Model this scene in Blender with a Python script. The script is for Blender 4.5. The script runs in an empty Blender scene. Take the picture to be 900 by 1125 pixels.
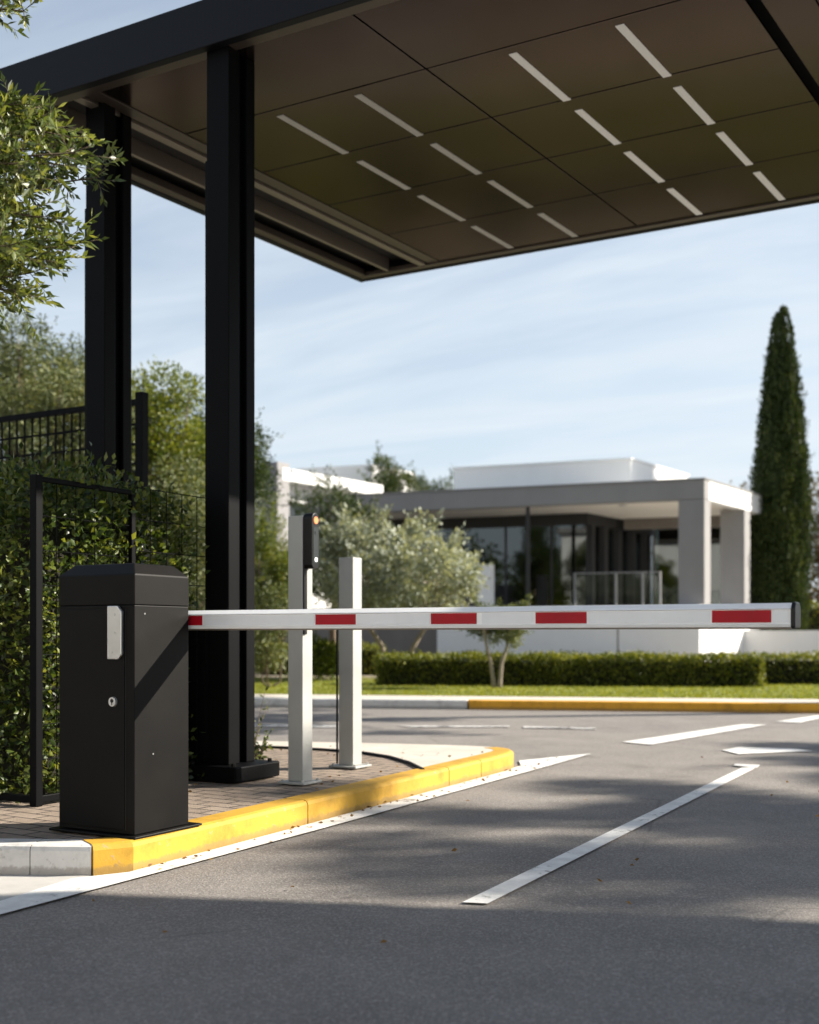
import bpy, bmesh, math, random
import numpy as np
from mathutils import Vector, Matrix

R = math.radians
S = bpy.context.scene
C = S.collection
OFF = {}

# ------------------------------------------------------------------ camera frame (used only to survey real positions)
F_PX, CXP, HOR, CAMH, TH = 1290.0, 450.0, 697.0, 0.95, R(29.5)
FW = Vector((-math.sin(TH), math.cos(TH), 0)); RT = Vector((math.cos(TH), math.sin(TH), 0))
def D(x, y, d):
    """point of the place seen at photo position x, y and d metres away"""
    return FW*d + RT*((x-CXP)/F_PX*d) + Vector((0, 0, CAMH+(HOR-y)/F_PX*d))
def G(x, y, z=0.0):
    """point of the place on the level z"""
    return D(x, y, (CAMH-z)*F_PX/(y-HOR))

# ------------------------------------------------------------------ materials
def mat(name):
    m = bpy.data.materials.new(name); m.use_nodes = True
    nt = m.node_tree; nt.nodes.clear()
    out = nt.nodes.new('ShaderNodeOutputMaterial')
    return m, nt, out
def N(nt, t, **kw):
    n = nt.nodes.new(t)
    for k, v in kw.items():
        if k.startswith('i_'):
            n.inputs[k[2:].replace('_', ' ')].default_value = v
        else: setattr(n, k, v)
    return n
def noise(nt, scale, detail=4, rough=.55, vec=None, dist=0):
    n = N(nt, 'ShaderNodeTexNoise'); n.inputs['Scale'].default_value = scale
    n.inputs['Detail'].default_value = detail; n.inputs['Roughness'].default_value = rough
    n.inputs['Distortion'].default_value = dist
    if vec is not None: nt.links.new(vec, n.inputs['Vector'])
    return n.outputs['Fac']
def ramp(nt, fac, stops):
    r = N(nt, 'ShaderNodeValToRGB'); e = r.color_ramp.elements
    while len(e) < len(stops): e.new(.5)
    for i, (p, c) in enumerate(stops):
        e[i].position = p; e[i].color = (c[0], c[1], c[2], 1)
    nt.links.new(fac, r.inputs['Fac'])
    return r.outputs['Color']
def mix(nt, fac, a, b, mode='MIX'):
    m = N(nt, 'ShaderNodeMix', data_type='RGBA', blend_type=mode)
    if isinstance(fac, (int, float)): m.inputs[0].default_value = fac
    else: nt.links.new(fac, m.inputs[0])
    for k, v in ((6, a), (7, b)):
        if isinstance(v, tuple): m.inputs[k].default_value = (v[0], v[1], v[2], 1)
        else: nt.links.new(v, m.inputs[k])
    return m.outputs[2]
def pos(nt, scale=None):
    g = N(nt, 'ShaderNodeNewGeometry').outputs['Position']
    if scale is None: return g
    mp = N(nt, 'ShaderNodeMapping'); mp.inputs['Scale'].default_value = scale
    nt.links.new(g, mp.inputs['Vector']); return mp.outputs['Vector']
def princ(nt, out, col, rough=.6, metal=0, spec=.5, bump=None, bstr=.2, bdist=.01):
    p = N(nt, 'ShaderNodeBsdfPrincipled')
    if isinstance(col, tuple): p.inputs['Base Color'].default_value = (col[0], col[1], col[2], 1)
    else: nt.links.new(col, p.inputs['Base Color'])
    if isinstance(rough, (int, float)): p.inputs['Roughness'].default_value = rough
    else: nt.links.new(rough, p.inputs['Roughness'])
    p.inputs['Metallic'].default_value = metal
    p.inputs['Specular IOR Level'].default_value = spec
    if bump is not None:
        b = N(nt, 'ShaderNodeBump'); b.inputs['Strength'].default_value = bstr; b.inputs['Distance'].default_value = bdist
        nt.links.new(bump, b.inputs['Height']); nt.links.new(b.outputs['Normal'], p.inputs['Normal'])
    nt.links.new(p.outputs[0], out.inputs['Surface'])
    return p
def rng_rough(nt, fac, lo, hi):
    m = N(nt, 'ShaderNodeMapRange'); m.inputs['To Min'].default_value = lo; m.inputs['To Max'].default_value = hi
    nt.links.new(fac, m.inputs['Value']); return m.outputs[0]

def painted(name, c, rough=.45, var=.15, scale=3, spec=.5, metal=0, bstr=.03, dust=.0):
    m, nt, out = mat(name); p = pos(nt)
    f = noise(nt, scale, 5, .6, p)
    lo = tuple(x*(1-var) for x in c); hi = tuple(min(1, x*(1+var)) for x in c)
    col = ramp(nt, f, [(.3, lo), (.7, hi)])
    f2 = noise(nt, scale*14, 3, .6, p)
    if dust:
        d = ramp(nt, noise(nt, scale*2.3, 6, .7, p), [(.5, (0, 0, 0)), (.75, (dust, dust, dust))])
        col = mix(nt, d, col, (.3, .27, .22))
    princ(nt, out, col, rng_rough(nt, f, rough-.07, rough+.1), metal, spec, noise(nt, scale*60, 2, .5, p), bstr, .002)
    return m

def make_asphalt():
    m, nt, out = mat('asphalt'); p = pos(nt)
    big = noise(nt, .35, 5, .6, p, .4); mid = noise(nt, 2.3, 5, .6, p); fine = noise(nt, 140, 3, .7, p)
    st = N(nt, 'ShaderNodeTexVoronoi'); st.inputs['Scale'].default_value = 130; nt.links.new(p, st.inputs['Vector'])
    base = ramp(nt, fine, [(.3, (.085, .077, .071)), (.52, (.185, .170, .155)), (.72, (.36, .33, .30))])
    tone = ramp(nt, big, [(.3, (.72, .72, .74)), (.7, (1.16, 1.13, 1.09))])
    c = mix(nt, 1.0, base, tone, 'MULTIPLY')
    c = mix(nt, .35, c, ramp(nt, mid, [(.35, (.125, .115, .107)), (.65, (.24, .222, .203))]))
    stones = ramp(nt, st.outputs['Color'], [(.5, (0, 0, 0)), (.95, (.62, .62, .62))])
    c = mix(nt, stones, c, (.36, .335, .31))
    dk = ramp(nt, noise(nt, 90, 2, .6, p), [(.3, (.55, .55, .55)), (.42, (0, 0, 0))])
    c = mix(nt, dk, c, (.06, .055, .052))
    st2 = noise(nt, 1.1, 3, .5, p, 1.2)
    stain = ramp(nt, st2, [(.2, (.45, .45, .45)), (.36, (0, 0, 0))])
    c = mix(nt, stain, c, (.06, .052, .048))
    wp = mix(nt, .12, p, N(nt, 'ShaderNodeTexNoise', i_Scale=2.5).outputs['Color'])
    ck = N(nt, 'ShaderNodeTexVoronoi', feature='DISTANCE_TO_EDGE'); ck.inputs['Scale'].default_value = .42; nt.links.new(wp, ck.inputs['Vector'])
    cm_ = N(nt, 'ShaderNodeMath', operation='ADD'); nt.links.new(ck.outputs['Distance'], cm_.inputs[0])
    ms_ = N(nt, 'ShaderNodeMath', operation='MULTIPLY'); nt.links.new(noise(nt, .8, 3, .5, p), ms_.inputs[0]); ms_.inputs[1].default_value = .03; nt.links.new(ms_.outputs[0], cm_.inputs[1])
    c = mix(nt, ramp(nt, cm_.outputs[0], [(.011, (.55, .55, .55)), (.0155, (0, 0, 0))]), c, (.045, .04, .037))
    drip = ramp(nt, noise(nt, 5.5, 2, .5, p), [(.74, (0, 0, 0)), (.80, (.5, .5, .5))])
    c = mix(nt, drip, c, (.05, .045, .042))
    h = N(nt, 'ShaderNodeMath', operation='ADD'); nt.links.new(fine, h.inputs[0]); nt.links.new(st.outputs['Distance'], h.inputs[1])
    princ(nt, out, c, .82, 0, .35, h.outputs[0], .3, .005)
    return m
def make_paint(name, c, wear=.5, under=(.12, .11, .105)):
    m, nt, out = mat(name); p = pos(nt)
    f = noise(nt, 26, 6, .75, p); g = noise(nt, 3.5, 4, .6, p)
    a = N(nt, 'ShaderNodeMath', operation='ADD'); nt.links.new(f, a.inputs[0]); nt.links.new(g, a.inputs[1])
    k = ramp(nt, a.outputs[0], [(wear-.06, (0, 0, 0)), (wear+.1, (1, 1, 1))])
    k2 = N(nt, 'ShaderNodeSeparateColor'); nt.links.new(k, k2.inputs[0])
    dirt = ramp(nt, noise(nt, 8, 5, .65, p), [(.3, tuple(x*.72 for x in c)), (.65, c)])
    col = mix(nt, k2.outputs[0], under, dirt)
    princ(nt, out, col, .65, 0, .4, noise(nt, 140, 3, .7, p), .35, .004)
    return m
def make_kerb(name, c, chip):
    m, nt, out = mat(name); p = pos(nt)
    f = noise(nt, 5, 6, .7, p); g = noise(nt, 30, 4, .7, p)
    col = ramp(nt, f, [(.28, tuple(x*.62 for x in c)), (.5, c), (.75, tuple(min(1, x*1.12) for x in c))])
    z = N(nt, 'ShaderNodeSeparateXYZ'); nt.links.new(p, z.inputs[0])
    # dirt splashed up from the gutter: a band of its own along the foot
    dz = N(nt, 'ShaderNodeMath', operation='MULTIPLY_ADD'); nt.links.new(g, dz.inputs[0]); dz.inputs[1].default_value = -.055
    nt.links.new(z.outputs['Z'], dz.inputs[2])
    foot = ramp(nt, dz.outputs[0], [(0.0, (.45, .45, .45)), (.012, (0, 0, 0))])
    chips = ramp(nt, g, [(.63, (0, 0, 0)), (.70, (chip, chip, chip))])
    col = mix(nt, chips, col, (.3, .28, .25)); col = mix(nt, foot, col, (.16, .12, .08))
    princ(nt, out, col, .7, 0, .35, g, .3, .006)
    return m
def make_brick():
    m, nt, out = mat('brick_paving')
    g = N(nt, 'ShaderNodeNewGeometry').outputs['Position']
    mp = N(nt, 'ShaderNodeMapping'); mp.inputs['Rotation'].default_value = (0, 0, R(3)); nt.links.new(g, mp.inputs['Vector'])
    b = N(nt, 'ShaderNodeTexBrick'); nt.links.new(mp.outputs[0], b.inputs['Vector'])
    b.inputs['Scale'].default_value = 1; b.inputs['Brick Width'].default_value = .21; b.inputs['Row Height'].default_value = .105
    b.inputs['Mortar Size'].default_value = .007; b.inputs['Mortar Smooth'].default_value = .3; b.inputs['Bias'].default_value = 0
    b.inputs['Color1'].default_value = (.30, .235, .18, 1); b.inputs['Color2'].default_value = (.20, .155, .12, 1)
    b.inputs['Mortar'].default_value = (.04, .035, .03, 1)
    f = noise(nt, 9, 6, .7, g); fine = noise(nt, 120, 3, .7, g)
    c = mix(nt, .55, b.outputs['Color'], ramp(nt, f, [(.3, (.17, .13, .10)), (.7, (.38, .31, .25))]))
    c = mix(nt, b.outputs['Fac'], c, (.045, .04, .034))
    h = N(nt, 'ShaderNodeMath', operation='MULTIPLY_ADD'); nt.links.new(b.outputs['Fac'], h.inputs[0]); h.inputs[1].default_value = -1.5
    nt.links.new(fine, h.inputs[2])
    princ(nt, out, c, .8, 0, .35, h.outputs[0], .8, .006)
    return m
def make_concrete(name, lo, hi, scale=2.5, seam=None):
    m, nt, out = mat(name); p = pos(nt)
    f = noise(nt, scale, 7, .68, p); s = noise(nt, scale*.6, 4, .6, pos(nt, (4, 4, .5)))
    c = mix(nt, .4, ramp(nt, f, [(.3, lo), (.7, hi)]), ramp(nt, s, [(.3, lo), (.7, hi)]))
    princ(nt, out, c, .75, 0, .35, noise(nt, 60, 4, .7, p), .25, .004)
    return m
def make_leaf(name, stops, trans=.3, rough=.45, spec=.4, nscale=.9):
    m, nt, out = mat(name)
    r = N(nt, 'ShaderNodeNewGeometry').outputs['Random Per Island']
    n = noise(nt, nscale, 3, .6, pos(nt))
    a = N(nt, 'ShaderNodeMath', operation='MULTIPLY_ADD'); nt.links.new(r, a.inputs[0]); a.inputs[1].default_value = .65
    mm = N(nt, 'ShaderNodeMath', operation='MULTIPLY_ADD'); nt.links.new(n, mm.inputs[0]); mm.inputs[1].default_value = .9; mm.inputs[2].default_value = -.27
    nt.links.new(mm.outputs[0], a.inputs[2])
    col = ramp(nt, a.outputs[0], stops)
    p = N(nt, 'ShaderNodeBsdfPrincipled'); nt.links.new(col, p.inputs['Base Color'])
    p.inputs['Roughness'].default_value = rough; p.inputs['Specular IOR Level'].default_value = spec
    t = N(nt, 'ShaderNodeBsdfTranslucent')
    nt.links.new(mix(nt, 1.0, col, (1.5, 1.35, .6), 'MULTIPLY'), t.inputs['Color'])
    ms = N(nt, 'ShaderNodeMixShader'); ms.inputs[0].default_value = trans
    nt.links.new(p.outputs[0], ms.inputs[1]); nt.links.new(t.outputs[0], ms.inputs[2])
    nt.links.new(ms.outputs[0], out.inputs['Surface'])
    return m
def make_bark(name, lo, hi):
    m, nt, out = mat(name)
    f = noise(nt, 9, 6, .7, pos(nt, (3, 3, .6)))
    princ(nt, out, ramp(nt, f, [(.3, lo), (.7, hi)]), .9, 0, .2, f, .8, .02)
    return m
def make_glass(name, tint=(.55, .6, .58), refl=.06):
    m, nt, out = mat(name)
    t = N(nt, 'ShaderNodeBsdfTransparent'); t.inputs[0].default_value = (*tint, 1)
    g = N(nt, 'ShaderNodeBsdfGlossy'); g.inputs['Roughness'].default_value = .02; g.inputs['Color'].default_value = (.9, .95, .95, 1)
    fr = N(nt, 'ShaderNodeFresnel'); fr.inputs['IOR'].default_value = 1.5
    a = N(nt, 'ShaderNodeMath', operation='ADD'); nt.links.new(fr.outputs[0], a.inputs[0]); a.inputs[1].default_value = refl; a.use_clamp = True
    b = N(nt, 'ShaderNodeBump'); b.inputs['Strength'].default_value = .05; b.inputs['Distance'].default_value = .02
    nt.links.new(noise(nt, .8, 2, .5, pos(nt)), b.inputs['Height']); nt.links.new(b.outputs[0], g.inputs['Normal'])
    ms = N(nt, 'ShaderNodeMixShader'); nt.links.new(a.outputs[0], ms.inputs[0])
    nt.links.new(t.outputs[0], ms.inputs[1]); nt.links.new(g.outputs[0], ms.inputs[2])
    nt.links.new(ms.outputs[0], out.inputs['Surface'])
    return m
def make_emit(name, c, base, st):
    m, nt, out = mat(name)
    p = princ(nt, out, base, .4)
    p.inputs['Emission Color'].default_value = (*c, 1); p.inputs['Emission Strength'].default_value = st
    return m
def make_ceiling():
    m, nt, out = mat('bronze_panel'); p = pos(nt)
    f = noise(nt, .8, 4, .6, p); br = noise(nt, 1.1, 3, .6, p)
    col = ramp(nt, f, [(.3, (.066, .053, .049)), (.7, (.098, .079, .073))])
    pb = princ(nt, out, col, rng_rough(nt, br, .13, .24), .88, .4)
    pb.inputs['Specular Tint'].default_value = (.58, .55, .53, 1)
    return m

M = {}
M['asphalt'] = make_asphalt()
M['white_paint'] = make_paint('white_road_paint', (.78, .77, .74), .78)
M['faint_paint'] = make_paint('faded_road_paint', (.55, .54, .52), .98)
M['yellow'] = make_kerb('yellow_kerb_paint', (.48, .275, .028), .6)
M['orange'] = make_kerb('orange_kerb_paint', (.72, .36, .03), .3)
M['kerb'] = make_kerb('kerb_concrete', (.60, .585, .56), .5)
M['brick'] = make_brick()
M['concrete'] = make_concrete('pale_concrete', (.42, .38, .33), (.62, .57, .5))
M['apron'] = make_concrete('gutter_concrete', (.34, .33, .31), (.48, .465, .44))
M['wall_grey'] = make_concrete('grey_concrete', (.21, .205, .207), (.27, .265, .265), .5)
M['wall_brown'] = make_concrete('brown_grey_concrete', (.16, .14, .125), (.25, .225, .20), .8)
M['wall_white'] = make_concrete('white_render', (.70, .70, .69), (.80, .80, .79), .5)
M['panel_white'] = make_concrete('pale_stone_panel', (.78, .775, .76), (.86, .855, .84), .9)
M['soffit'] = make_concrete('cream_soffit', (.66, .61, .54), (.74, .69, .62), .5)
M['earth'] = make_concrete('dry_earth', (.12, .10, .06), (.2, .17, .1), .3)
M['lawn'] = make_concrete('lawn_turf', (.12, .15, .02), (.20, .22, .035), 1.2)
M['gravel'] = make_concrete('garden_gravel', (.20, .17, .13), (.30, .26, .20), .6)
M['black'] = painted('black_powder_coat', (.0022, .0023, .0028), .5, .2, 2, .07)
M['fascia'] = painted('anthracite_fascia', (.0045, .0055, .0085), .5, .15, 2, .15)
M['cabinet'] = painted('charcoal_cabinet_paint', (.0050, .0046, .0043), .46, .18, 2.5, .12, dust=.006)
M['cabinet_dark'] = painted('black_gasket', (.008, .008, .008), .7)
M['bronze'] = make_ceiling()
M['trim'] = painted('brown_trim', (.09, .072, .06), .4, .15, 2, .5, .6)
M['trim_light'] = painted('pale_trim', (.22, .19, .16), .4, .1, 2, .5, .5)
M['recess'] = painted('black_recess', (.012, .011, .011), .8)
M['steel'] = painted('grey_post_paint', (.35, .355, .34), .42, .1, 3, .5, dust=.1)
M['alu'] = painted('brushed_aluminium', (.62, .62, .6), .35, .08, 8, .5, .8)
M['arm'] = painted('white_boom_paint', (.87, .87, .86), .35, .03, 4, .5, dust=.03)
M['refl_white'] = painted('white_reflective_tape', (.76, .77, .78), .3, .04, 9, .5)
M['red'] = painted('red_reflective_tape', (.38, .004, .014), .4, .12, 9, .2)
M['plastic'] = painted('black_plastic', (.004, .004, .0045), .35, .2, 4, .25)
M['screen'] = painted('dark_glass_panel', (.02, .022, .02), .12, .2, 4, .6)
M['strip'] = make_emit('lamp_diffuser', (1, .96, .9), (.6, .59, .56), .045)
M['strip_dim'] = make_emit('dim_painted_diffuser', (1, .95, .88), (.34, .33, .31), .012)  # copy of the diffuser; left strips' weaker light put into colour and glow
M['orange_lamp'] = make_emit('orange_indicator', (1, .25, .08), (.6, .15, .05), .35)
M['white_lamp'] = make_emit('white_indicator', (1, .97, .9), (.8, .8, .75), .6)
M['glass'] = make_glass('tinted_glass', (.20, .23, .22), .06)
M['clear_glass'] = make_glass('clear_glass', (.93, .95, .945), -.02)
M['mullion'] = painted('dark_mullion', (.012, .012, .013), .5)
M['mullion_grey'] = painted('grey_rail_paint', (.22, .22, .22), .5)
M['interior'] = painted('dim_interior', (.035, .034, .03), .8)
M['floor_in'] = painted('timber_floor', (.16, .12, .08), .5)
M['leaf_hedge'] = make_leaf('hedge_leaf', [(.15, (.014, .028, .007)), (.5, (.055, .09, .018)), (.9, (.20, .225, .045))], .38, .38, .4, 2)
M['leaf_box'] = make_leaf('box_hedge_leaf', [(.1, (.04, .06, .008)), (.55, (.12, .145, .016)), (.9, (.28, .28, .035))], .3, .5, .3, 2.5)
M['leaf_near'] = make_leaf('podocarp_leaf', [(.1, (.02, .036, .009)), (.5, (.085, .12, .028)), (.9, (.24, .26, .07))], .35, .42, .45, 3)
M['leaf_olive'] = make_leaf('olive_leaf', [(.1, (.13, .15, .11)), (.5, (.29, .32, .25)), (.9, (.49, .52, .43))], .22, .5, .35, 1.2)
M['leaf_greygreen'] = make_leaf('grey_green_leaf', [(.1, (.04, .058, .02)), (.5, (.10, .125, .048)), (.9, (.21, .22, .10))], .25, .55, .3)
M['leaf_green'] = make_leaf('bright_green_leaf', [(.1, (.04, .065, .008)), (.5, (.105, .14, .016)), (.9, (.25, .265, .035))], .35, .5, .3)
M['leaf_dark'] = make_leaf('dark_green_leaf', [(.1, (.014, .028, .007)), (.5, (.035, .058, .014)), (.9, (.08, .10, .025))], .3, .5, .3)
M['leaf_cypress'] = make_leaf('cypress_needle', [(.1, (.012, .024, .006)), (.5, (.028, .048, .010)), (.9, (.07, .09, .018))], .15, .6, .25, 1.6)
M['leaf_dry'] = make_leaf('brownish_leaf', [(.1, (.05, .045, .02)), (.5, (.10, .085, .045)), (.9, (.17, .14, .08))], .25, .6, .2)
M['leaf_fallen'] = make_leaf('fallen_leaf', [(.1, (.10, .055, .02)), (.5, (.22, .12, .04)), (.9, (.38, .25, .09))], .1, .7, .2)
M['grass'] = make_leaf('grass_blade', [(.1, (.10, .13, .012)), (.5, (.19, .215, .025)), (.9, (.30, .30, .05))], .35, .5, .3)
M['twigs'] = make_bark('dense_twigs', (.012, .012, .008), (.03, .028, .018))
M['bark'] = make_bark('brown_bark', (.07, .05, .035), (.18, .14, .10))
M['bark_pale'] = make_bark('pale_bark', (.2, .16, .12), (.36, .31, .25))

# ------------------------------------------------------------------ object helpers
def props(o, label=None, cat=None, group=None, kind=None):
    if label: o['label'] = label
    if cat: o['category'] = cat
    if group: o['group'] = group
    if kind: o['kind'] = kind
    return o
def thing(name, label, cat, loc, group=None):
    o = bpy.data.objects.new(name, None); C.objects.link(o); o.empty_display_size = .2
    o.location = loc; OFF[o.name] = Vector(loc)
    return props(o, label, cat, group)
def link(name, me, m, parent=None, origin=None, bevel=0, seg=2, smooth=False):
    """mesh in world coordinates -> one object; children take their thing's base as origin"""
    off = OFF[parent.name] if parent is not None else (Vector(origin) if origin is not None else Vector((0, 0, 0)))
    me.transform(Matrix.Translation(-off))
    o = bpy.data.objects.new(name, me); C.objects.link(o)
    if m is not None: me.materials.append(m)
    if parent is not None: o.parent = parent
    else: o.location = off
    OFF[o.name] = off
    if bevel:
        b = o.modifiers.new('bevel', 'BEVEL'); b.width = bevel; b.segments = seg; b.limit_method = 'ANGLE'; b.angle_limit = R(35)
        b.harden_normals = False
    if smooth:
        for p in me.polygons: p.use_smooth = True
    return o
class B:
    """collects simple shapes into one mesh"""
    def __init__(s): s.bm = bmesh.new()
    def hexa(s, p):
        v = [s.bm.verts.new(q) for q in p]
        for f in ((3, 2, 1, 0), (4, 5, 6, 7), (0, 1, 5, 4), (1, 2, 6, 5), (2, 3, 7, 6), (3, 0, 4, 7)):
            s.bm.faces.new([v[i] for i in f])
        return s
    def box(s, x0, x1, y0, y1, z0, z1):
        return s.hexa([(x0, y0, z0), (x1, y0, z0), (x1, y1, z0), (x0, y1, z0), (x0, y0, z1), (x1, y0, z1), (x1, y1, z1), (x0, y1, z1)])
    def tube(s, pts, rad, n=8):
        pts = [Vector(p) for p in pts]
        if isinstance(rad, (int, float)): rad = [rad]*len(pts)
        rings = []; ref = None
        for i, p in enumerate(pts):
            t = (pts[min(i+1, len(pts)-1)]-pts[max(i-1, 0)]).normalized()
            if ref is None: ref = Vector((1, 0, 0)) if abs(t.x) < .9 else Vector((0, 1, 0))
            a = (ref-t*ref.dot(t)).normalized(); b = t.cross(a); ref = a
            rings.append([s.bm.verts.new(p+(a*math.cos(k*2*math.pi/n)+b*math.sin(k*2*math.pi/n))*rad[i]) for k in range(n)])
        for q, r in zip(rings, rings[1:]):
            for k in range(n): s.bm.faces.new((q[k], q[(k+1) % n], r[(k+1) % n], r[k]))
        s.bm.faces.new(rings[0][::-1]); s.bm.faces.new(rings[-1])
        return s
    def prism(s, poly, z0, z1):
        lo = [s.bm.verts.new((p[0], p[1], z0)) for p in poly]; hi = [s.bm.verts.new((p[0], p[1], z1)) for p in poly]
        n = len(poly)
        for i in range(n): s.bm.faces.new((lo[i], lo[(i+1) % n], hi[(i+1) % n], hi[i]))
        s.bm.faces.new(lo[::-1]); s.bm.faces.new(hi)
        return s
    def sheet(s, poly, z=None):
        s.bm.faces.new([s.bm.verts.new((p[0], p[1], p[2] if z is None else z)) for p in poly]); return s
    def extrude(s, prof, f0, f1):
        """closed profile (list of 2D), f0/f1 map it to the two ends"""
        a = [s.bm.verts.new(f0(*p)) for p in prof]; b = [s.bm.verts.new(f1(*p)) for p in prof]
        n = len(prof)
        for i in range(n): s.bm.faces.new((a[i], a[(i+1) % n], b[(i+1) % n], b[i]))
        s.bm.faces.new(a[::-1]); s.bm.faces.new(b)
        return s
    def build(s, name, m, parent=None, **kw):
        bmesh.ops.recalc_face_normals(s.bm, faces=s.bm.faces)
        me = bpy.data.meshes.new(name); s.bm.to_mesh(me); s.bm.free()
        return link(name, me, m, parent, **kw)
def structure(name, b, m, **kw):
    o = b.build(name, m, **kw); o['kind'] = 'structure'; return o

# ------------------------------------------------------------------ foliage
def leaf_mesh(name, P, T, length, width, rng, fold=.18):
    """one folded leaf (two triangles) at every point P, pointing along T"""
    n = len(P)
    T = T/np.linalg.norm(T, axis=1, keepdims=True)
    rv = rng.normal(size=(n, 3)); Sd = np.cross(T, rv); Sd /= np.linalg.norm(Sd, axis=1, keepdims=True)+1e-9
    Nn = np.cross(Sd, T)
    L = (length*rng.uniform(.65, 1.25, n))[:, None]; W = (width*rng.uniform(.7, 1.2, n))[:, None]
    v = np.empty((n, 4, 3))
    v[:, 0] = P; v[:, 2] = P+T*L
    mid = P+T*L*.48
    v[:, 1] = mid+Sd*W*.5+Nn*W*fold; v[:, 3] = mid-Sd*W*.5+Nn*W*fold
    v = v.reshape(-1, 3).astype(np.float32)
    me = bpy.data.meshes.new(name); me.vertices.add(n*4); me.vertices.foreach_set('co', v.ravel())
    base = (np.arange(n)*4)[:, None]
    idx = (base+np.array([0, 1, 2, 0, 2, 3])).astype(np.int32).ravel()
    me.loops.add(n*6); me.loops.foreach_set('vertex_index', idx)
    me.polygons.add(n*2); me.polygons.foreach_set('loop_start', (np.arange(n*2)*3).astype(np.int32))
    me.update(calc_edges=True); me.validate()
    return me
def puff_points(puffs, count, rng, inner=.45):
    """leaf points spread through the outer part of many clumps"""
    c = np.array([p[0] for p in puffs]); r = np.array([p[1] for p in puffs])
    w = (r.mean(axis=1)**2); w /= w.sum()
    k = rng.choice(len(puffs), count, p=w)
    d = rng.normal(size=(count, 3)); d /= np.linalg.norm(d, axis=1, keepdims=True)
    rad = inner+(1.08-inner)*rng.uniform(0, 1, count)**.7
    return c[k]+d*rad[:, None]*r[k], d
def tree(name, label, cat, base, H, cz, cr, m_leaf, m_bark, seed, leaves=9000, size=.09, npuff=34, pr=.42, stems=1, trunk_r=.12, squash=.8, group=None, inner=.3, limb=True, spray=None):
    """tapered trunk(s), limbs out to every clump, crown of leaf faces; cz = crown underside, H = total height, cr = crown radius"""
    rng = np.random.default_rng(seed); base = Vector(base)
    t = thing(name, label, cat, base, group)
    mid = (cz+H)/2; hz = (H-cz)/2
    puffs = []
    for i in range(npuff):
        for _ in range(30):
            q = rng.uniform(-1, 1, 3)
            if .35 < np.linalg.norm(q) < 1: break
        s = rng.uniform(.6, 1.25)
        puffs.append((np.array([base.x+q[0]*(cr-pr*.6), base.y+q[1]*(cr-pr*.6), base.z+mid+q[2]*(hz-pr*squash*.6)]), np.array([pr*s, pr*s, pr*s*squash])))
    P, d = puff_points(puffs, leaves, rng, inner)
    T = d+rng.normal(size=d.shape)*.7+np.array([0, 0, .15])
    # loose sprays that break the outline
    cen = np.array([base.x, base.y, base.z+mid]); nl = 16
    ns = npuff*3 if spray is None else spray
    c = np.array([p[0] for p in puffs])[rng.integers(0, npuff, ns)]
    o_ = (c-cen)/np.array([cr, cr, hz]); o_ /= np.linalg.norm(o_, axis=1, keepdims=True)+1e-6
    dr = o_+rng.normal(size=(ns, 3))*.45+np.array([0, 0, .45]); dr /= np.linalg.norm(dr, axis=1, keepdims=True)
    ln = pr*rng.uniform(1.0, 2.0, ns)
    f = np.linspace(.35, 1, nl)
    SP = (c[:, None, :]+dr[:, None, :]*(ln[:, None]*f[None, :])[:, :, None]).reshape(-1, 3)+rng.normal(size=(ns*nl, 3))*size*.35
    ST = np.repeat(dr, nl, axis=0)*.9+rng.normal(size=(ns*nl, 3))*.5
    P = np.concatenate([P, SP]); T = np.concatenate([T, ST])
    link('crown', leaf_mesh('crown', P, T, size, size*.45, rng), m_leaf, t)
    b = B()
    tops = []
    for s in range(stems):
        a = s*2*math.pi/stems+rng.uniform(0, 1)
        sp = .0 if stems == 1 else cr*.35
        p0 = base+Vector((math.cos(a), math.sin(a), 0))*(0 if stems == 1 else trunk_r*.8)
        p1 = base+Vector((math.cos(a)*sp*.5+rng.uniform(-.05, .05)*H*.3, math.sin(a)*sp*.5, cz*.6))
        p2 = base+Vector((math.cos(a)*sp, math.sin(a)*sp, cz*1.05))
        p3 = base+Vector((math.cos(a)*sp*1.3, math.sin(a)*sp*1.3, mid))
        p4 = base+Vector((math.cos(a)*sp*1.4, math.sin(a)*sp*1.4, mid+hz*.6))
        rr = trunk_r/(1 if stems == 1 else 1.4)
        b.tube([p0-Vector((0, 0, .05)), p0+(p1-p0)*.3, p1, p2, p3, p4], [rr*1.25, rr, rr*.85, rr*.65, rr*.42, rr*.12], 9)
        tops.append((p2, p3))
    if limb:
        for c, r in puffs:
            c = Vector(c); q = min(tops, key=lambda z: (z[0]-c).length)
            k = rng.uniform(.1, .9); s0 = q[0]+(q[1]-q[0])*k
            m1 = s0+(c-s0)*.5+Vector((0, 0, -.06*H*rng.uniform(0, 1)))
            b.tube([s0, m1, c], [trunk_r*.3, trunk_r*.18, trunk_r*.05], 5)
    b.build('trunk', m_bark, t, smooth=True)
    return t
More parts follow.
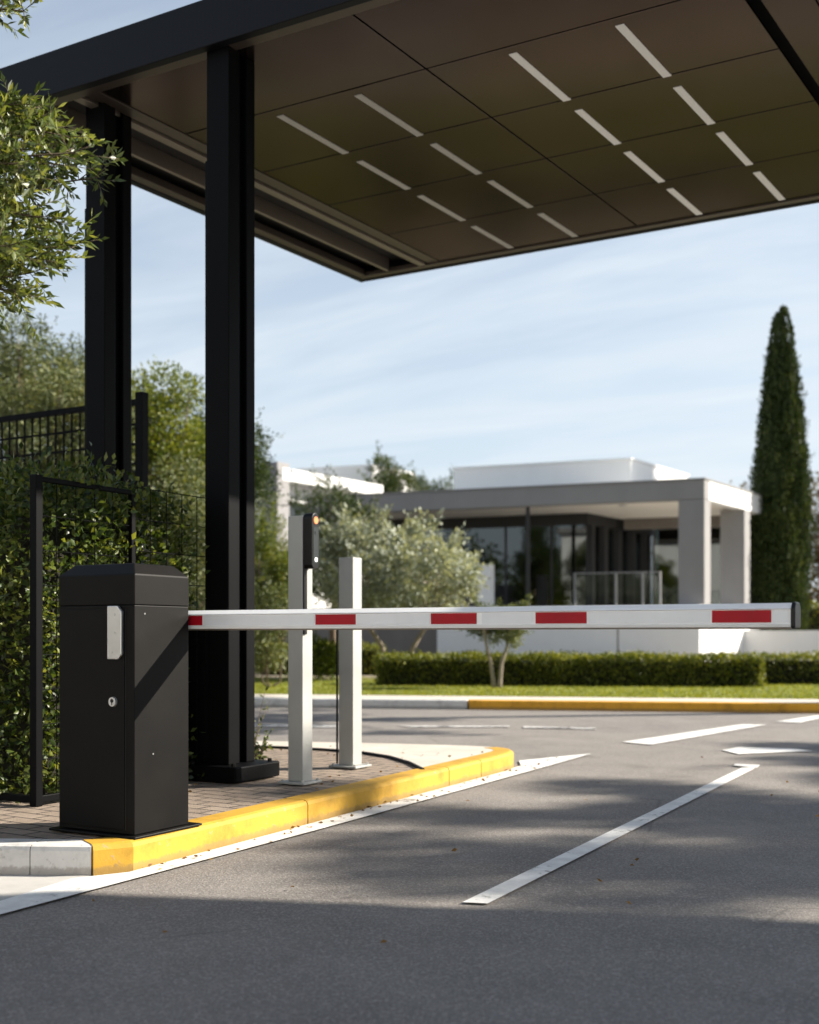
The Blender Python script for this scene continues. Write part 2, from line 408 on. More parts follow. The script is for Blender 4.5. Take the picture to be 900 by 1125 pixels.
def box_hedge(name, label, o, eu, lu, ev, lv, z0, h, m_leaf, seed, count, size, group=None, core=True, bumps=.05, cat='hedge'):
    """clipped hedge: leaf faces crowding the skin of a box, dense twigs inside"""
    rng = np.random.default_rng(seed); o = Vector(o); eu = Vector(eu).normalized(); ev = Vector(ev).normalized()
    t = thing(name, label, cat, (o.x, o.y, z0), group)
    areas = np.array([lu*h, lu*h, lv*h, lv*h, lu*lv]); areas = areas/areas.sum()
    side = rng.choice(5, count, p=areas)
    u = rng.uniform(0, 1, count); v = rng.uniform(0, 1, count); w = rng.uniform(0, 1, count)
    u = np.where(side == 2, 0, np.where(side == 3, 1, u)); v = np.where(side == 0, 0, np.where(side == 1, 1, v)); w = np.where(side == 4, 1, w)
    nrm = np.zeros((count, 3)); ua, va = np.array(eu), np.array(ev)
    nrm[side == 0] = -va; nrm[side == 1] = va; nrm[side == 2] = -ua; nrm[side == 3] = ua; nrm[side == 4] = (0, 0, 1)
    P = np.array([o.x, o.y, z0])+u[:, None]*lu*ua+v[:, None]*lv*va+w[:, None]*np.array([0, 0, h])
    wob = np.sin(P[:, 0]*5.1+P[:, 2]*3.7)+np.sin(P[:, 1]*6.3-P[:, 2]*5.2+1)+np.sin(P[:, 0]*11.7+P[:, 1]*9.1)*.7
    P += nrm*(wob[:, None]*bumps*.5+(rng.normal(size=count)*bumps*.9-rng.exponential(bumps*.9, count))[:, None])
    T = nrm*.6+rng.normal(size=(count, 3))*.75+np.array([0, 0, .2])
    P[:, 2] = np.maximum(P[:, 2], z0+.01)
    link('foliage', leaf_mesh('foliage', P, T, size, size*.55, rng), m_leaf, t)
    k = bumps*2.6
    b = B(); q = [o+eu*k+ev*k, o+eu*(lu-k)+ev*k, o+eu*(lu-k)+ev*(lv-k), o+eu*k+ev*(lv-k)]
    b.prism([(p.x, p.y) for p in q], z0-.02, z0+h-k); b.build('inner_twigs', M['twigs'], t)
    return t

# ================================================================== THE SETTING: ground and roads
structure('ground', B().sheet([(-400, -300), (400, -300), (400, 500), (-400, 500)], -.02), M['earth'])
k0, k1 = G(275, 777), G(900, 784)
KE = (k1-k0).normalized(); KE.z = 0; KN = Vector((-KE.y, KE.x, 0))          # along the far kerb / away from the road
KO = G(515, 779.5)
def LP(s, t, z=0.0):
    p = KO+KE*s+KN*t; return Vector((p.x, p.y, z))
structure('road', B().sheet([LP(-70, .02), (-70, -30, 0), (60, -30, 0), LP(70, .02)], 0), M['asphalt'])
structure('pavement', B().sheet([LP(-70, .15), LP(70, .15), LP(70, .95), LP(-70, .95)], .12), M['concrete'])
structure('lawn', B().sheet([LP(-70, .93), LP(70, .93), LP(70, 6.6), LP(-70, 6.6)], .11), M['lawn'])
structure('garden_ground', B().sheet([LP(-70, 6.58), LP(70, 6.58), LP(70, 70), LP(-70, 70)], .10), M['gravel'])

def kerb_run(pts, w=.13, h=.12, joints=1.5, r=.022, gap=.004):
    """kerb stones along a line, the paved side on the left; returns a builder"""
    b = B(); pts = [Vector((p[0], p[1], 0)) for p in pts]
    dense = [pts[0]]; acc = []
    lens = [0]
    for a, c in zip(pts, pts[1:]): lens.append(lens[-1]+(c-a).length)
    total = lens[-1]
    def at(s):
        for i in range(len(pts)-1):
            if s <= lens[i+1] or i == len(pts)-2:
                return pts[i]+(pts[i+1]-pts[i])*((s-lens[i])/(lens[i+1]-lens[i]))
    cuts = sorted(set([0, total]+[k*joints for k in range(1, int(total/joints)+1) if total-k*joints > .2])) if not isinstance(joints, (list, tuple)) else [0]+list(joints)+[total]
    prof = [(0, -.02), (0, h-r), (r*.3, h-r*.3), (r, h), (w, h), (w, -.02)]
    for s0, s1 in zip(cuts, cuts[1:]):
        ss = [s0+gap/2]+[l for l in lens if s0+gap < l < s1-gap]+[s1-gap/2]
        rings = []
        for s in ss:
            p = at(s); t0 = at(min(total, s+.03))-at(max(0, s-.03)); t0.normalize(); nrm = Vector((-t0.y, t0.x, 0))
            rings.append([b.bm.verts.new(p+nrm*q[0]+Vector((0, 0, q[1]))) for q in prof])
        n = len(prof)
        for a, c in zip(rings, rings[1:]):
            for k in range(n): b.bm.faces.new((a[k], a[(k+1) % n], c[(k+1) % n], c[k]))
        b.bm.faces.new(rings[0][::-1]); b.bm.faces.new(rings[-1])
    return b
structure('far_kerb', kerb_run([LP(-60, 0), LP(-.02, 0)], .15, .12, 1.2), M['kerb'])
structure('far_orange_kerb', kerb_run([LP(0, 0), LP(40, 0)], .15, .12, 1.9), M['orange'])

# traffic island
K1 = Vector((-3.355, 3.40, 0)); KX = Vector((-.9, -.44, 0)).normalized()
K0 = K1+KX*6
yel = [K1, (-3.275, 3.545), (-3.32, 4.7), (-3.37, 6.0), (-3.425, 7.3), (-3.44, 7.5), (-3.48, 7.66), (-3.56, 7.78), (-3.68, 7.85)]
yel = [Vector((p[0], p[1], 0)) for p in yel]
back = [yel[-1], Vector((-3.95, 7.86, 0)), Vector((-4.5, 7.74, 0)), Vector((-5.5, 7.42, 0)), Vector((-12, 5.6, 0))]
kb = kerb_run([K0, K1-Vector((.004, .002, 0))], .14, .12, 1.15)
structure('island_kerb', kb, M['kerb'])
structure('island_yellow_kerb', kerb_run(yel, .14, .1235, [1.47, 3.12, 3.62], .024, .009), M['yellow'])
structure('island_back_kerb', kerb_run(back, .14, .12, 1.4), M['concrete'])
outline = [K0, K1]+yel[1:]+back[1:]
def inset(poly, d):
    out = []
    n = len(poly)
    for i, p in enumerate(poly):
        t = (poly[min(i+1, n-1)]-poly[max(i-1, 0)]).normalized(); out.append(p+Vector((-t.y, t.x, 0))*d)
    return out
ins = inset(outline, .04)
structure('island_paving', B().sheet(ins+[Vector((-12, 0, 0))], .114), M['brick'])
arc = [G(465, 846, .12), G(450, 838.5, .12), G(428, 832, .12), G(400, 827.5, .12), G(365, 824.5, .12), G(320, 822, .12), G(262, 820, .12)]
i1 = next(i for i, p in enumerate(ins) if p.y > arc[0].y+.08)
nose = [p for p in ins[i1:] if p.x > -5.9]
structure('island_concrete', B().sheet([Vector((arc[0].x+.02, arc[0].y, 0))]+nose+[Vector((arc[-1].x-.02, arc[-1].y+.1, 0))]+arc[::-1], .1215), M['concrete'])
structure('island_edging', B().tube([p+Vector((0, 0, .003)) for p in arc], .011, 6), M['recess'])
structure('gutter', B().sheet([K0+Vector((0, -.004, 0)), K1+Vector((.0, -.01, 0)), K1+Vector((.12, -.55, 0)), K0+Vector((.25, -.5, 0))], .004), M['apron'])

# painted markings
def mark(name, poly, m='white_paint', z=.008): return structure(name, B().sheet(poly, z), M[m])
mark('kerb_line', [(-3.19, 2.2), (-3.13, 2.2), (-3.17, 4.7), (-3.28, 8.05), (-3.315, 8.78), (-3.38, 8.62), (-3.60, 8.02), (-3.45, 7.72), (-3.40, 7.25), (-3.35, 6), (-3.30, 4.7), (-3.255, 3.5), (-3.36, 3.3)], 'white_paint', .010)
mark('lane_line', [G(508, 993.5), G(536, 995), G(832, 844), G(815, 844.5)])
mark('lane_line_end', [G(806, 842.5), G(832, 845), G(835, 842), G(808, 840.5)], z=.011)
mark('dashed_line', [G(684, 816), G(716, 819), G(842, 797), G(815, 796.5)])
mark('dashed_line', [G(852, 793.5), G(880, 794.5), G(905, 789), G(905, 785.5)])
mark('give_way_mark', [G(793, 825), G(812, 829.5), G(893, 826), G(875, 823.5), G(812, 821.8)])
mark('faded_line', [G(437, 797.8), G(455, 799.6), G(560, 799.5), G(560, 798)], 'faint_paint')
mark('faded_line', [G(575, 798.5), G(575, 800.5), G(655, 802), G(655, 800)], 'faint_paint')
mark('faded_line', [G(270, 796), G(270, 799), G(372, 800), G(372, 797.5)], 'faint_paint')

# dry leaves blown along the kerb
rng = np.random.default_rng(5)
n = 90
yy = rng.uniform(3.6, 8.3, n); px = -3.27-(yy-3.55)*.042+np.abs(rng.normal(0, .07, n))+.01
P = np.stack([px, yy, np.full(n, .014)], 1)
P2 = np.stack([rng.uniform(-5.2, -3.5, 70), rng.uniform(4.2, 7.4, 70), np.full(70, .127)], 1)
P3 = np.stack([rng.uniform(-3.2, -.4, 24), rng.uniform(2.6, 9, 24), np.full(24, .012)], 1)
P = np.concatenate([P, P2, P3]); T = rng.normal(size=P.shape)*np.array([1, 1, .12])
lm = leaf_mesh('fallen_leaves', P, T, .026, .014, rng, .3)
o = link('fallen_leaves', lm, M['leaf_fallen']); props(o, 'small dry brown leaves scattered along the foot of the yellow kerb', 'leaf litter', kind='stuff')

# ================================================================== BARRIER GATE
bz = .122
gate = thing('barrier_gate', 'charcoal barrier cabinet with lowered white boom arm striped red', 'barrier gate', (-3.51, 3.745, bz))
cx0, cx1, cy0, cy1 = -3.743, -3.32, 3.60, 3.935
b = B().box(cx0-.03, cx1+.03, cy0-.03, cy1+.055, bz, bz+.010); b.build('base_plate', M['cabinet'], gate, bevel=.003)
B().box(cx0, cx1, cy0, cy1, bz+.012, 1.0692).build('housing', M['cabinet'], gate, bevel=.003, seg=2)
# hood with sloping shoulders
b = B(); z0, z1, z2 = 1.0698, 1.196, 1.244
def ring(i, z): return [b.bm.verts.new(p) for p in ((cx0+i, cy0+i, z), (cx1-i, cy0+i, z), (cx1-i, cy1-i, z), (cx0+i, cy1-i, z))]
rs = [ring(-.002, z0), ring(-.002, z1), ring(.046, z2)]
for q, r_ in zip(rs, rs[1:]):
    for k in range(4): b.bm.faces.new((q[k], q[(k+1) % 4], r_[(k+1) % 4], r_[k]))
b.bm.faces.new(rs[0][::-1]); b.bm.faces.new(rs[-1])
b.build('hood', M['cabinet'], gate, bevel=.005, seg=3)
B().box(cx0+.01, cx1-.01, cy0+.01, cy1-.01, 1.06, 1.075).build('gasket', M['cabinet_dark'], gate)
door = B().box(cx0+.012, cx1-.050, cy0-.006, cy0+.004, bz+.03, 1.055).build('door', M['cabinet'], gate, bevel=.002)
B().box(cx1-.0495, cx1-.0455, cy0-.0015, cy0+.002, bz+.03, 1.055).build('door_gap', M['cabinet_dark'], gate)
hx0, hx1 = G(117.5, 924, .12).x, 0
hx0 = -3.450; hx1 = -3.3725
b = B().extrude([(hx0, .848), (hx1-.022, .848), (hx1, .868), (hx1, 1.045), (hx1-.022, 1.067), (hx0, 1.067)], lambda x, z: (x, cy0-.022, z), lambda x, z: (x, cy0-.0062, z))
b.build('handle_plate', M['alu'], door, bevel=.004, seg=3)
for z in (.877, .957, 1.032):
    sxx = hx0+(.025 if z < .9 else .04)
    B().tube([(sxx, cy0-.0235, z), (sxx, cy0-.0215, z)], .006, 10).build('screw', M['alu'], door)
b = B().tube([(-3.428, cy0-.016, .674), (-3.428, cy0-.006, .674)], [.019, .021], 20); b.build('lock', M['alu'], door)
b = B().tube([(-3.428, cy0-.0175, .678), (-3.428, cy0-.0155, .678)], .008, 12).box(-3.4295, -3.4265, cy0-.0175, cy0-.0155, .660, .676); b.build('keyhole', M['cabinet_dark'], door)
for y, z in ((3.66, 1.035), (3.71, .455)): B().tube([(cx1-.001, y, z), (cx1+.002, y, z)], .0038, 8).build('rivet', M['mullion_grey'], gate)
# boom arm behind the cabinet's far side
ay0, ay1, az0, az1 = 3.955, 4.045, .974, 1.054
ax0, ax1 = -3.66, -.80
prof = [(ay0+.004, az0), (ay0, az0+.010), (ay0+.006, az0+.014), (ay0+.006, az0+.058), (ay0, az0+.061), (ay0+.004, az0+.064), (ay0+.034, az1), (ay1-.034, az1), (ay1-.004, az0+.064), (ay1, az0+.062), (ay1, az0+.010), (ay1-.004, az0)]
arm = B().extrude(prof, lambda y, z: (ax0, y, z), lambda y, z: (ax1, y, z)).build('boom_arm', M['arm'], gate)
def arm_x(px):
    k = (px-CXP)/F_PX; y = ay0
    # x on the arm's near face seen at that photo column
    return y*(k*FW.y-RT.y)/(RT.x-k*FW.x)
def tape(name, p0, p1, m, z0=.0155, z1=.0565):
    B().box(arm_x(p0), arm_x(p1), ay0+.0035, ay0+.0062, az0+z0, az0+z1).build(name, m, arm)
for p0, p1 in ((200, 221.5), (346, 390), (473, 523), (588, 644), (782, 847)): tape('red_reflector', p0, p1, M['red'])
for p0, p1 in ((223, 345), (392, 472), (529, 584), (646, 780), (848.5, 866)): tape('white_reflector', p0, p1, M['refl_white'], .016, .056)
cap = [(ay0-.004, az0-.004), (ay0-.004, az0+.064), (ay0+.014, az1+.003), (ay1-.014, az1+.003), (ay1+.004, az0+.064), (ay1+.004, az0-.004)]
B().extrude(cap, lambda y, z: (ax1-.006, y, z), lambda y, z: (ax1+.009, y, z)).build('end_cap', M['plastic'], arm, bevel=.006, seg=3)
b = B().box(-3.62, -3.40, 3.941, 3.957, .93, 1.062); b.build('arm_bracket', M['cabinet'], gate, bevel=.004)
B().box(ax0, ax1-.014, ay0+.03, ay1-.03, az0-.006, az0+.001).build('rubber_edge', M['trim_light'], arm)

# ================================================================== READER POSTS
def sq_post(t, cx, cy, w, z0, z1, slope=0):
    h = w/2
    b = B().hexa([(cx-h, cy-h, z0), (cx+h, cy-h, z0), (cx+h, cy+h, z0), (cx-h, cy+h, z0), (cx-h, cy-h, z1-slope), (cx+h, cy-h, z1-slope), (cx+h, cy+h, z1), (cx-h, cy+h, z1)])
    return b
p1 = (-3.755, 5.40)
rp = thing('reader_post', 'tall pale grey square post carrying a black card reader', 'post', (p1[0], p1[1], .122))
B().box(p1[0]-.09, p1[0]+.085, p1[1]-.09, p1[1]+.09, .1222, .134).build('base_plate', M['steel'], rp, bevel=.003)
sq_post(rp, p1[0], p1[1], .098, .134, 1.607).build('post', M['steel'], rp, bevel=.004, seg=3)
for sx in (-.072, .066):
    for sy in (-.072, .072): B().tube([(p1[0]+sx, p1[1]+sy, .134), (p1[0]+sx, p1[1]+sy, .146)], .009, 6).build('anchor_bolt', M['alu'], rp)
xf = p1[0]+.049
B().box(xf, xf+.010, p1[1]-.046, p1[1]-.018, .95, 1.33).build('cable_channel', M['plastic'], rp, bevel=.001)
b = B()
hh, ww = .155, .036
rz = 1.468
prof = [(-ww, -hh+.02), (-ww+.012, -hh), (ww-.012, -hh), (ww, -hh+.02)]+[(math.cos(a)*ww, hh-ww+math.sin(a)*ww) for a in [k*math.pi/10 for k in range(11)]]
rd = b.extrude(prof, lambda y, z: (xf+.0, p1[1]-.012+y, rz+z), lambda y, z: (xf+.062, p1[1]-.012+y, rz+z)).build('card_reader', M['plastic'], rp, bevel=.005, seg=3)
xr = xf+.0625
B().box(xr, xr+.0015, p1[1]-.012-.024, p1[1]-.012+.024, rz-.125, rz+.075).build('reader_window', M['screen'], rd, bevel=.0006)
B().tube([(xr-.001, p1[1]-.012, rz+.112), (xr+.004, p1[1]-.012, rz+.112)], .020, 18).build('indicator_lamp', M['orange_lamp'], rd)
B().tube([(xr, p1[1]-.012, rz-.105), (xr+.005, p1[1]-.012, rz-.105)], .012, 14).build('button', M['white_lamp'], rd)
B().tube([(xr, p1[1]-.012, rz+.045), (xr+.004, p1[1]-.012, rz+.045)], .010, 14).build('camera_lens', M['screen'], rd)

p2 = (-3.945, 6.22)
sp = thing('bollard_post', 'shorter pale grey square post standing bare on the island nose', 'post', (p2[0], p2[1], .122))
B().box(p2[0]-.10, p2[0]+.10, p2[1]-.095, p2[1]+.095, .1222, .134).build('base_plate', M['steel'], sp, bevel=.003)
sq_post(sp, p2[0], p2[1], .105, .134, 1.43).build('post', M['steel'], sp, bevel=.004, seg=3)
for sx in (-.08, .08):
    for sy in (-.076, .076): B().tube([(p2[0]+sx, p2[1]+sy, .134), (p2[0]+sx, p2[1]+sy, .146)], .009, 6).build('anchor_bolt', M['alu'], sp)
q = G(370.5, 838, .12)
o = B().tube([(q.x, q.y, .1), (q.x, q.y, 1.02)], .007, 8).build('marker_rod', M['black'], origin=(q.x, q.y, .12))
props(o, 'thin black upright rod just left of the shorter grey post', 'rod')

# ================================================================== CANOPY
Zc = 4.29
XL, XI, XM, XRI, XR_ = -5.86, -4.93, -3.10, -1.28, -.50
Y0, Y1 = 5.20, 9.42
can = thing('canopy', 'flat black canopy on two columns with bronze ceiling and light strips', 'canopy', (-4.235, 5.40, .122))
B().box(XL+.06, XR_-.06, Y0+.06, Y1-.05, 4.40, 4.525).build('roof_slab', M['recess'], can)
b = B().box(XL, XR_, Y0, Y0+.06, Zc-.02, 4.54); b.box(XL, XL+.06, Y0+.06, Y1, Zc-.02, 4.54); b.box(XR_-.06, XR_, Y0+.06, Y1, Zc-.02, 4.54); b.box(XL+.06, XR_-.06, Y1-.05, Y1, Zc-.02, 4.54)
b.build('fascia', M['fascia'], can, bevel=.006)
b = B().box(XL+.062, XR_-.062, Y0+.062, Y0+.14, Zc-.012, Zc+.03); b.box(XL+.062, XR_-.062, Y1-.13, Y1-.052, Zc-.012, Zc+.03)
b.box(XL+.062, XL+.14, Y0+.143, Y1-.133, Zc-.012, Zc+.05)
b.build('soffit_trim', M['trim'], can, bevel=.004)
rows = [5.345, 6.085, 6.865, 7.645, 8.445, 9.285]
g_ = .007
for ya, yb in zip(rows, rows[1:]):
    for xa, xb in ((XI, XM), (XM, XRI)):
        B().box(xa+g_, xb-g_, ya+g_, yb-g_, Zc, Zc+.02).build('ceiling_panel', M['bronze'], can, bevel=.002)
for j, (ya, yb) in enumerate(zip(rows[1:], rows[2:])):
    for xs in (-4.22, -3.63, -2.58, -1.94):
        x = xs+(.0)
        B().box(x-.025, x+.025, ya+(.08 if j == 0 else .17), min(yb+.01, Y1-.16), Zc-.004, Zc+.01).build('light_strip', M['strip'] if xs > -3 else M['strip_dim'], can)
# left edge: stepped trims and open channels
B().box(XI-.125, XI-.018, Y0+.143, Y1-.133, Zc+.004, Zc+.05).build('edge_trim', M['trim'], can, bevel=.003)
B().box(XI-.215, XI-.150, Y0+.143, Y1-.133, Zc-.010, Zc+.06).build('edge_trim', M['trim_light'], can, bevel=.003)
B().box(XI-.56, XI-.53, Y0+.143, Y1-.133, Zc-.006, 4.40).build('edge_trim', M['trim_light'], can, bevel=.003)
# right edge
B().box(XRI+.06, XRI+.30, Y0+.143, Y1-.133, Zc+.004, Zc+.04).build('edge_panel', M['bronze'], can, bevel=.003)
B().box(XRI+.315, XRI+.42, Y0+.143, Y1-.133, Zc-.01, Zc+.04).build('edge_trim', M['trim'], can, bevel=.003)
B().box(XRI+.47, XR_-.064, Y0+.143, Y1-.133, Zc-.05, Zc+.06).build('edge_beam', M['black'], can, bevel=.006)
for ch in can.children:                                              # the plan is a slight parallelogram
    for v in ch.data.vertices: v.co.x -= .07*(9.40-(v.co.y+OFF[ch.name].y))
for cx, cy, ztop in ((-4.235, 5.40, Zc), (-5.385, 5.61, 4.40)):
    h = .08
    b = B().box(cx-h, cx+h, cy-.13, cy-.03, .21, ztop-.001)
    b.box(cx-h+.002, cx+h-.045, cy-.03, cy+.05, .21, ztop-.001)
    b.box(cx-h, cx+h-.012, cy+.05, cy+.13, .21, ztop-.001)
    b.box(cx-h-.016, cx-h, cy-.125, cy+.125, .21, 3.66)
    c = b.build('column', M['black'], can, bevel=.005)
    wl = .19 if cx < -5 else .46
    if cx > -5: B().box(cx-.36, cx-h-.018, cy-.12, cy+.10, .21, 1.0).build('side_panel', M['black'], c, bevel=.004)
    B().box(cx-wl, cx+.19, cy-.21, cy+.21, .122, .21).build('plinth', M['black'], c, bevel=.008)
    for sx in (-.145, .145):
        for sy in (-.17, .17): B().tube([(cx+sx, cy+sy, .21), (cx+sx, cy+sy, .228)], .013, 6).build('anchor_bolt', M['cabinet'], c)

# unseen canopy added at the right to throw shade across the foreground
shade_canopy = thing('canopy', 'unseen dark canopy added at the right to shade the foreground', 'canopy', (8.2, 6.0, 0))
B().prism([(2.82, 3.0), (9.2, 3.0), (9.2, 10.5), (2.82, 8.18)], Zc, 4.53).build('roof_slab', M['fascia'], shade_canopy, bevel=.006)
for cx, cy in ((8.4, 4.0), (8.4, 9.0), (6.4, 4.0)):
    c = B().box(cx-.08, cx+.08, cy-.13, cy+.13, .0, Zc).build('column', M['black'], shade_canopy, bevel=.005)
    B().box(cx-.19, cx+.19, cy-.21, cy+.21, 0, .1).build('plinth', M['black'], c, bevel=.008)

# ================================================================== FENCES AND NEAR HEDGE
fp = thing('fence_panel', 'black steel frame fence with thin wires in front of the left hedge', 'fence', (-4.385, 4.07, .12))
w = .022
B().box(-4.385-w, -4.385+w, 4.07-w, 4.07+w, .115, 1.725).build('post', M['black'], fp, bevel=.003)
B().box(-4.385-.014, -4.385+.014, 4.72, 4.75, .115, 1.70).build('post', M['black'], fp, bevel=.003)
B().box(-4.385-.013, -4.385+.013, 4.07+w, 4.72, 1.695, 1.720).build('rail', M['black'], fp, bevel=.003)
B().box(-4.385-.015, -4.385+.015, 4.07+w, 5.5, .13, .165).build('rail', M['black'], fp, bevel=.003)
B().box(-7.5, -4.385-w, 4.055, 4.085, .13, .165).build('rail', M['black'], fp, bevel=.003)
b = B()
for k in range(1, 5): b.tube([(-4.385, 4.07+k*.13, .16), (-4.385, 4.07+k*.13, 1.70)], .0025, 5)
for k in range(1, 9): b.tube([(-4.385, 4.09, .17+k*.17), (-4.385, 4.72, .17+k*.17)], .0025, 5)
for k in range(1, 6): b.tube([(-4.385, 4.75+k*.13, .16), (-4.385, 4.75+k*.13, 1.74)], .003, 5)
for k in range(1, 11): b.tube([(-4.385, 4.75, .04+k*.17), (-4.385, 5.45, .04+k*.17)], .003, 5)
b.build('wire_mesh', M['black'], fp)
fy = 6.55
lf = thing('lattice_fence', 'tall black lattice fence rising behind the left hedge', 'fence', (-5.96, fy, .12))
zt = 2.70
for x in (-5.97, -8.4): B().box(x-.035, x+.035, fy-.035, fy+.035, .11, zt+.03).build('post', M['black'], lf, bevel=.004)
for za, zb in ((zt-.06, zt-.015), (.9, .94)): B().box(-8.36, -6.01, fy-.02, fy+.02, za, zb).build('rail', M['black'], lf, bevel=.003)
b = B(); x = -6.08
while x > -8.35:
    b.box(x-.006, x+.006, fy-.006, fy+.006, .94, zt-.06); x -= .085
z = 1.05
while z < zt-.1:
    b.box(-8.36, -6.01, fy-.012, fy-.0065, z-.009, z+.009); z += .145
b.build('lattice', M['black'], lf)

box_hedge('hedge', 'tall leafy dark hedge behind the black barrier cabinet', (-4.47, 4.20, 0), (-1, 0, 0), 3.2, (0, 1, 0), 1.05, .12, 1.62, M['leaf_hedge'], 3, 48000, .047, bumps=.065)

# ================================================================== NEAR BRANCHES, TOP LEFT
def near_tree():
    rng = np.random.default_rng(11)
    base = D(-330, 960, 4.3); base.z = .0
    t = thing('tree', 'small leaved tree reaching into the upper left corner', 'tree', base)
    b = B(); top = base+Vector((.05, .05, 1.75))
    b.tube([base-Vector((0, 0, .05)), base+Vector((.03, 0, .8)), top, top+Vector((.1, .1, .9)), top+Vector((.1, .1, 1.9))], [.10, .08, .065, .04, .012], 10)
    tips = [(88, 150, 4.2), (118, 195, 4.35), (70, 180, 4.0), (40, 150, 4.3), (95, 270, 4.2), (60, 240, 4.1), (30, 215, 4.3), (45, 300, 4.2), (20, 270, 4.0), (8, 330, 4.1), (10, 180, 4.0), (60, 135, 4.4), (20, 115, 4.2), (-20, 130, 4.2), (-20, 230, 4.2), (-30, 310, 4.2), (-60, 200, 4.4), (-70, 100, 4.1), (38, 12, 4.1), (0, -10, 4.2), (-40, 20, 4.3), (-120, 150, 4.3), (-120, 40, 4.2), (-100, 280, 4.2), (-160, 220, 4.2), (-200, 60, 4.3), (-60, -60, 4.2), (-150, -80, 4.2),
            (70, 165, 4.35), (90, 168, 4.1), (50, 205, 4.3), (50, 265, 4.3), (30, 190, 4.1), (0, 300, 4.3), (15, 245, 4.35), (5, 150, 4.3), (28, 320, 4.2), (62, 285, 4.1)]
    Ps, Ts = [], []
    for i, (x, y, d) in enumerate(tips):
        e = D(x, y, d+rng.uniform(-.15, .15))
        x -= 12; e = D(x, y, d+rng.uniform(-.15, .15)); st = D(-150+rng.uniform(-30, 30), y+rng.uniform(-30, 60)+30, 4.3)
        m1 = st+(e-st)*.5+Vector((0, 0, .07))
        b.tube([top+Vector((.05, .05, rng.uniform(.1, 1.6))), st, m1, e], [.022, .014, .008, .002], 5)
        # twigs along the last part
        pts = [m1+(e-m1)*k for k in np.linspace(.1, 1, 7)]
        dirv = (e-m1).normalized()
        for q in pts:
            for s in range(3):
                dv = (dirv*.8+Vector(rng.normal(size=3))*.6+Vector((0, 0, .15))).normalized(); L = rng.uniform(.07, .17)
                q2 = q+dv*L; b.tube([q, q2], [.0022, .001], 4)
                nl = int(L/.010)
                for k in range(nl):
                    f = (k+1)/nl
                    Ps.append(q+dv*L*f); r = Vector(rng.normal(size=3)); r = (r-dv*r.dot(dv)).normalized()
                    Ts.append(dv*.75+r*.75)
                Ps.append(q2); Ts.append(dv)
        for k in range(10):
            Ps.append(m1+(e-m1)*rng.uniform(.3, 1)); Ts.append(dirv+Vector(rng.normal(size=3))*.6)
    P = np.array([tuple(p) for p in Ps]); T = np.array([tuple(p) for p in Ts])
    link('crown', leaf_mesh('crown', P, T, .042, .0145, rng, .15), M['leaf_near'], t)
    b.build('trunk', M['bark'], t, smooth=True)
near_tree()

# ================================================================== HOUSE ACROSS THE ROAD
U = (RT*-.933+FW*.36); V = (RT*.57+FW*.82)                      # along the front to the left / back into the plot
def frame(O):
    def f(u, v, z): p = O+U*u+V*v; return Vector((p.x, p.y, z))
    return f
def ob(b, f, u0, u1, v0, v1, z0, z1):
    return b.hexa([f(u0, v0, z0), f(u1, v0, z0), f(u1, v1, z0), f(u0, v1, z0), f(u0, v0, z1), f(u1, v0, z1), f(u1, v1, z1), f(u0, v1, z1)])
O = D(774, 697, 30); O.z = 0; H = frame(O)
zt_, zr0, zr1 = 1.70, 4.41, 4.92
house = thing('house', 'modern flat roofed house with grey portal frame and dark glass front', 'house', (O.x, O.y, .1))
b = ob(B(), H, .0, 11.2, 0, .35, zr0, zr1); ob(b, H, 0, .66, 0, .45, zt_, zr0-.002)
b.build('portal_frame', M['wall_grey'], house, bevel=.02)
b = ob(B(), H, .0, .3, .352, 8, zr0, zr1-.003); b.build('side_fascia', M['wall_white'], house)
b = ob(B(), H, 0, .66, 3.05, 3.55, zt_, zr0-.002); b.build('rear_column', M['wall_grey'], house, bevel=.02)
ob(B(), H, .302, 11.2, .352, 8, zr0+.12, zr1-.005).build('roof', M['wall_white'], house)
ob(B(), H, .304, 11.1, .354, 7.9, zr0+.06, zr0+.118).build('soffit', M['soffit'], house)
ob(B(), H, 2.71, 7.9, 2, 6.2, zr1-.004, 5.80).build('roof_box', M['wall_white'], house)
b = ob(B(), H, 0, 7.05, -.35, 8, .05, zt_); 
b.build('podium', M['panel_white'], house)
b = B()
for u in (2.05, 5.05): ob(b, H, u, u+.04, -.353, -.34, .1, zt_-.03)
ob(b, H, -.002, 7.05, -.352, -.34, zt_-.06, zt_-.04)
b.build('panel_joint', M['wall_brown'], house)
ob(B(), H, 7.052, 13.5, .6, 8, .05, zt_-.05).build('side_podium', M['wall_brown'], house)
ob(B(), H, 7.06, 13.6, .5, 8, zt_-.048, zt_+.02).build('terrace_coping', M['wall_grey'], house)
ob(B(), H, 2.67, 7.94, 1.96, 6.24, 5.803, 5.86).build('coping', M['wall_white'], house, bevel=.01)
b = ob(B(), H, -.03, 11.2, -.03, .36, zr1+.001, zr1+.035); ob(b, H, -.03, .31, .362, 8, zr1+.001, zr1+.035); b.build('coping', M['wall_grey'], house)
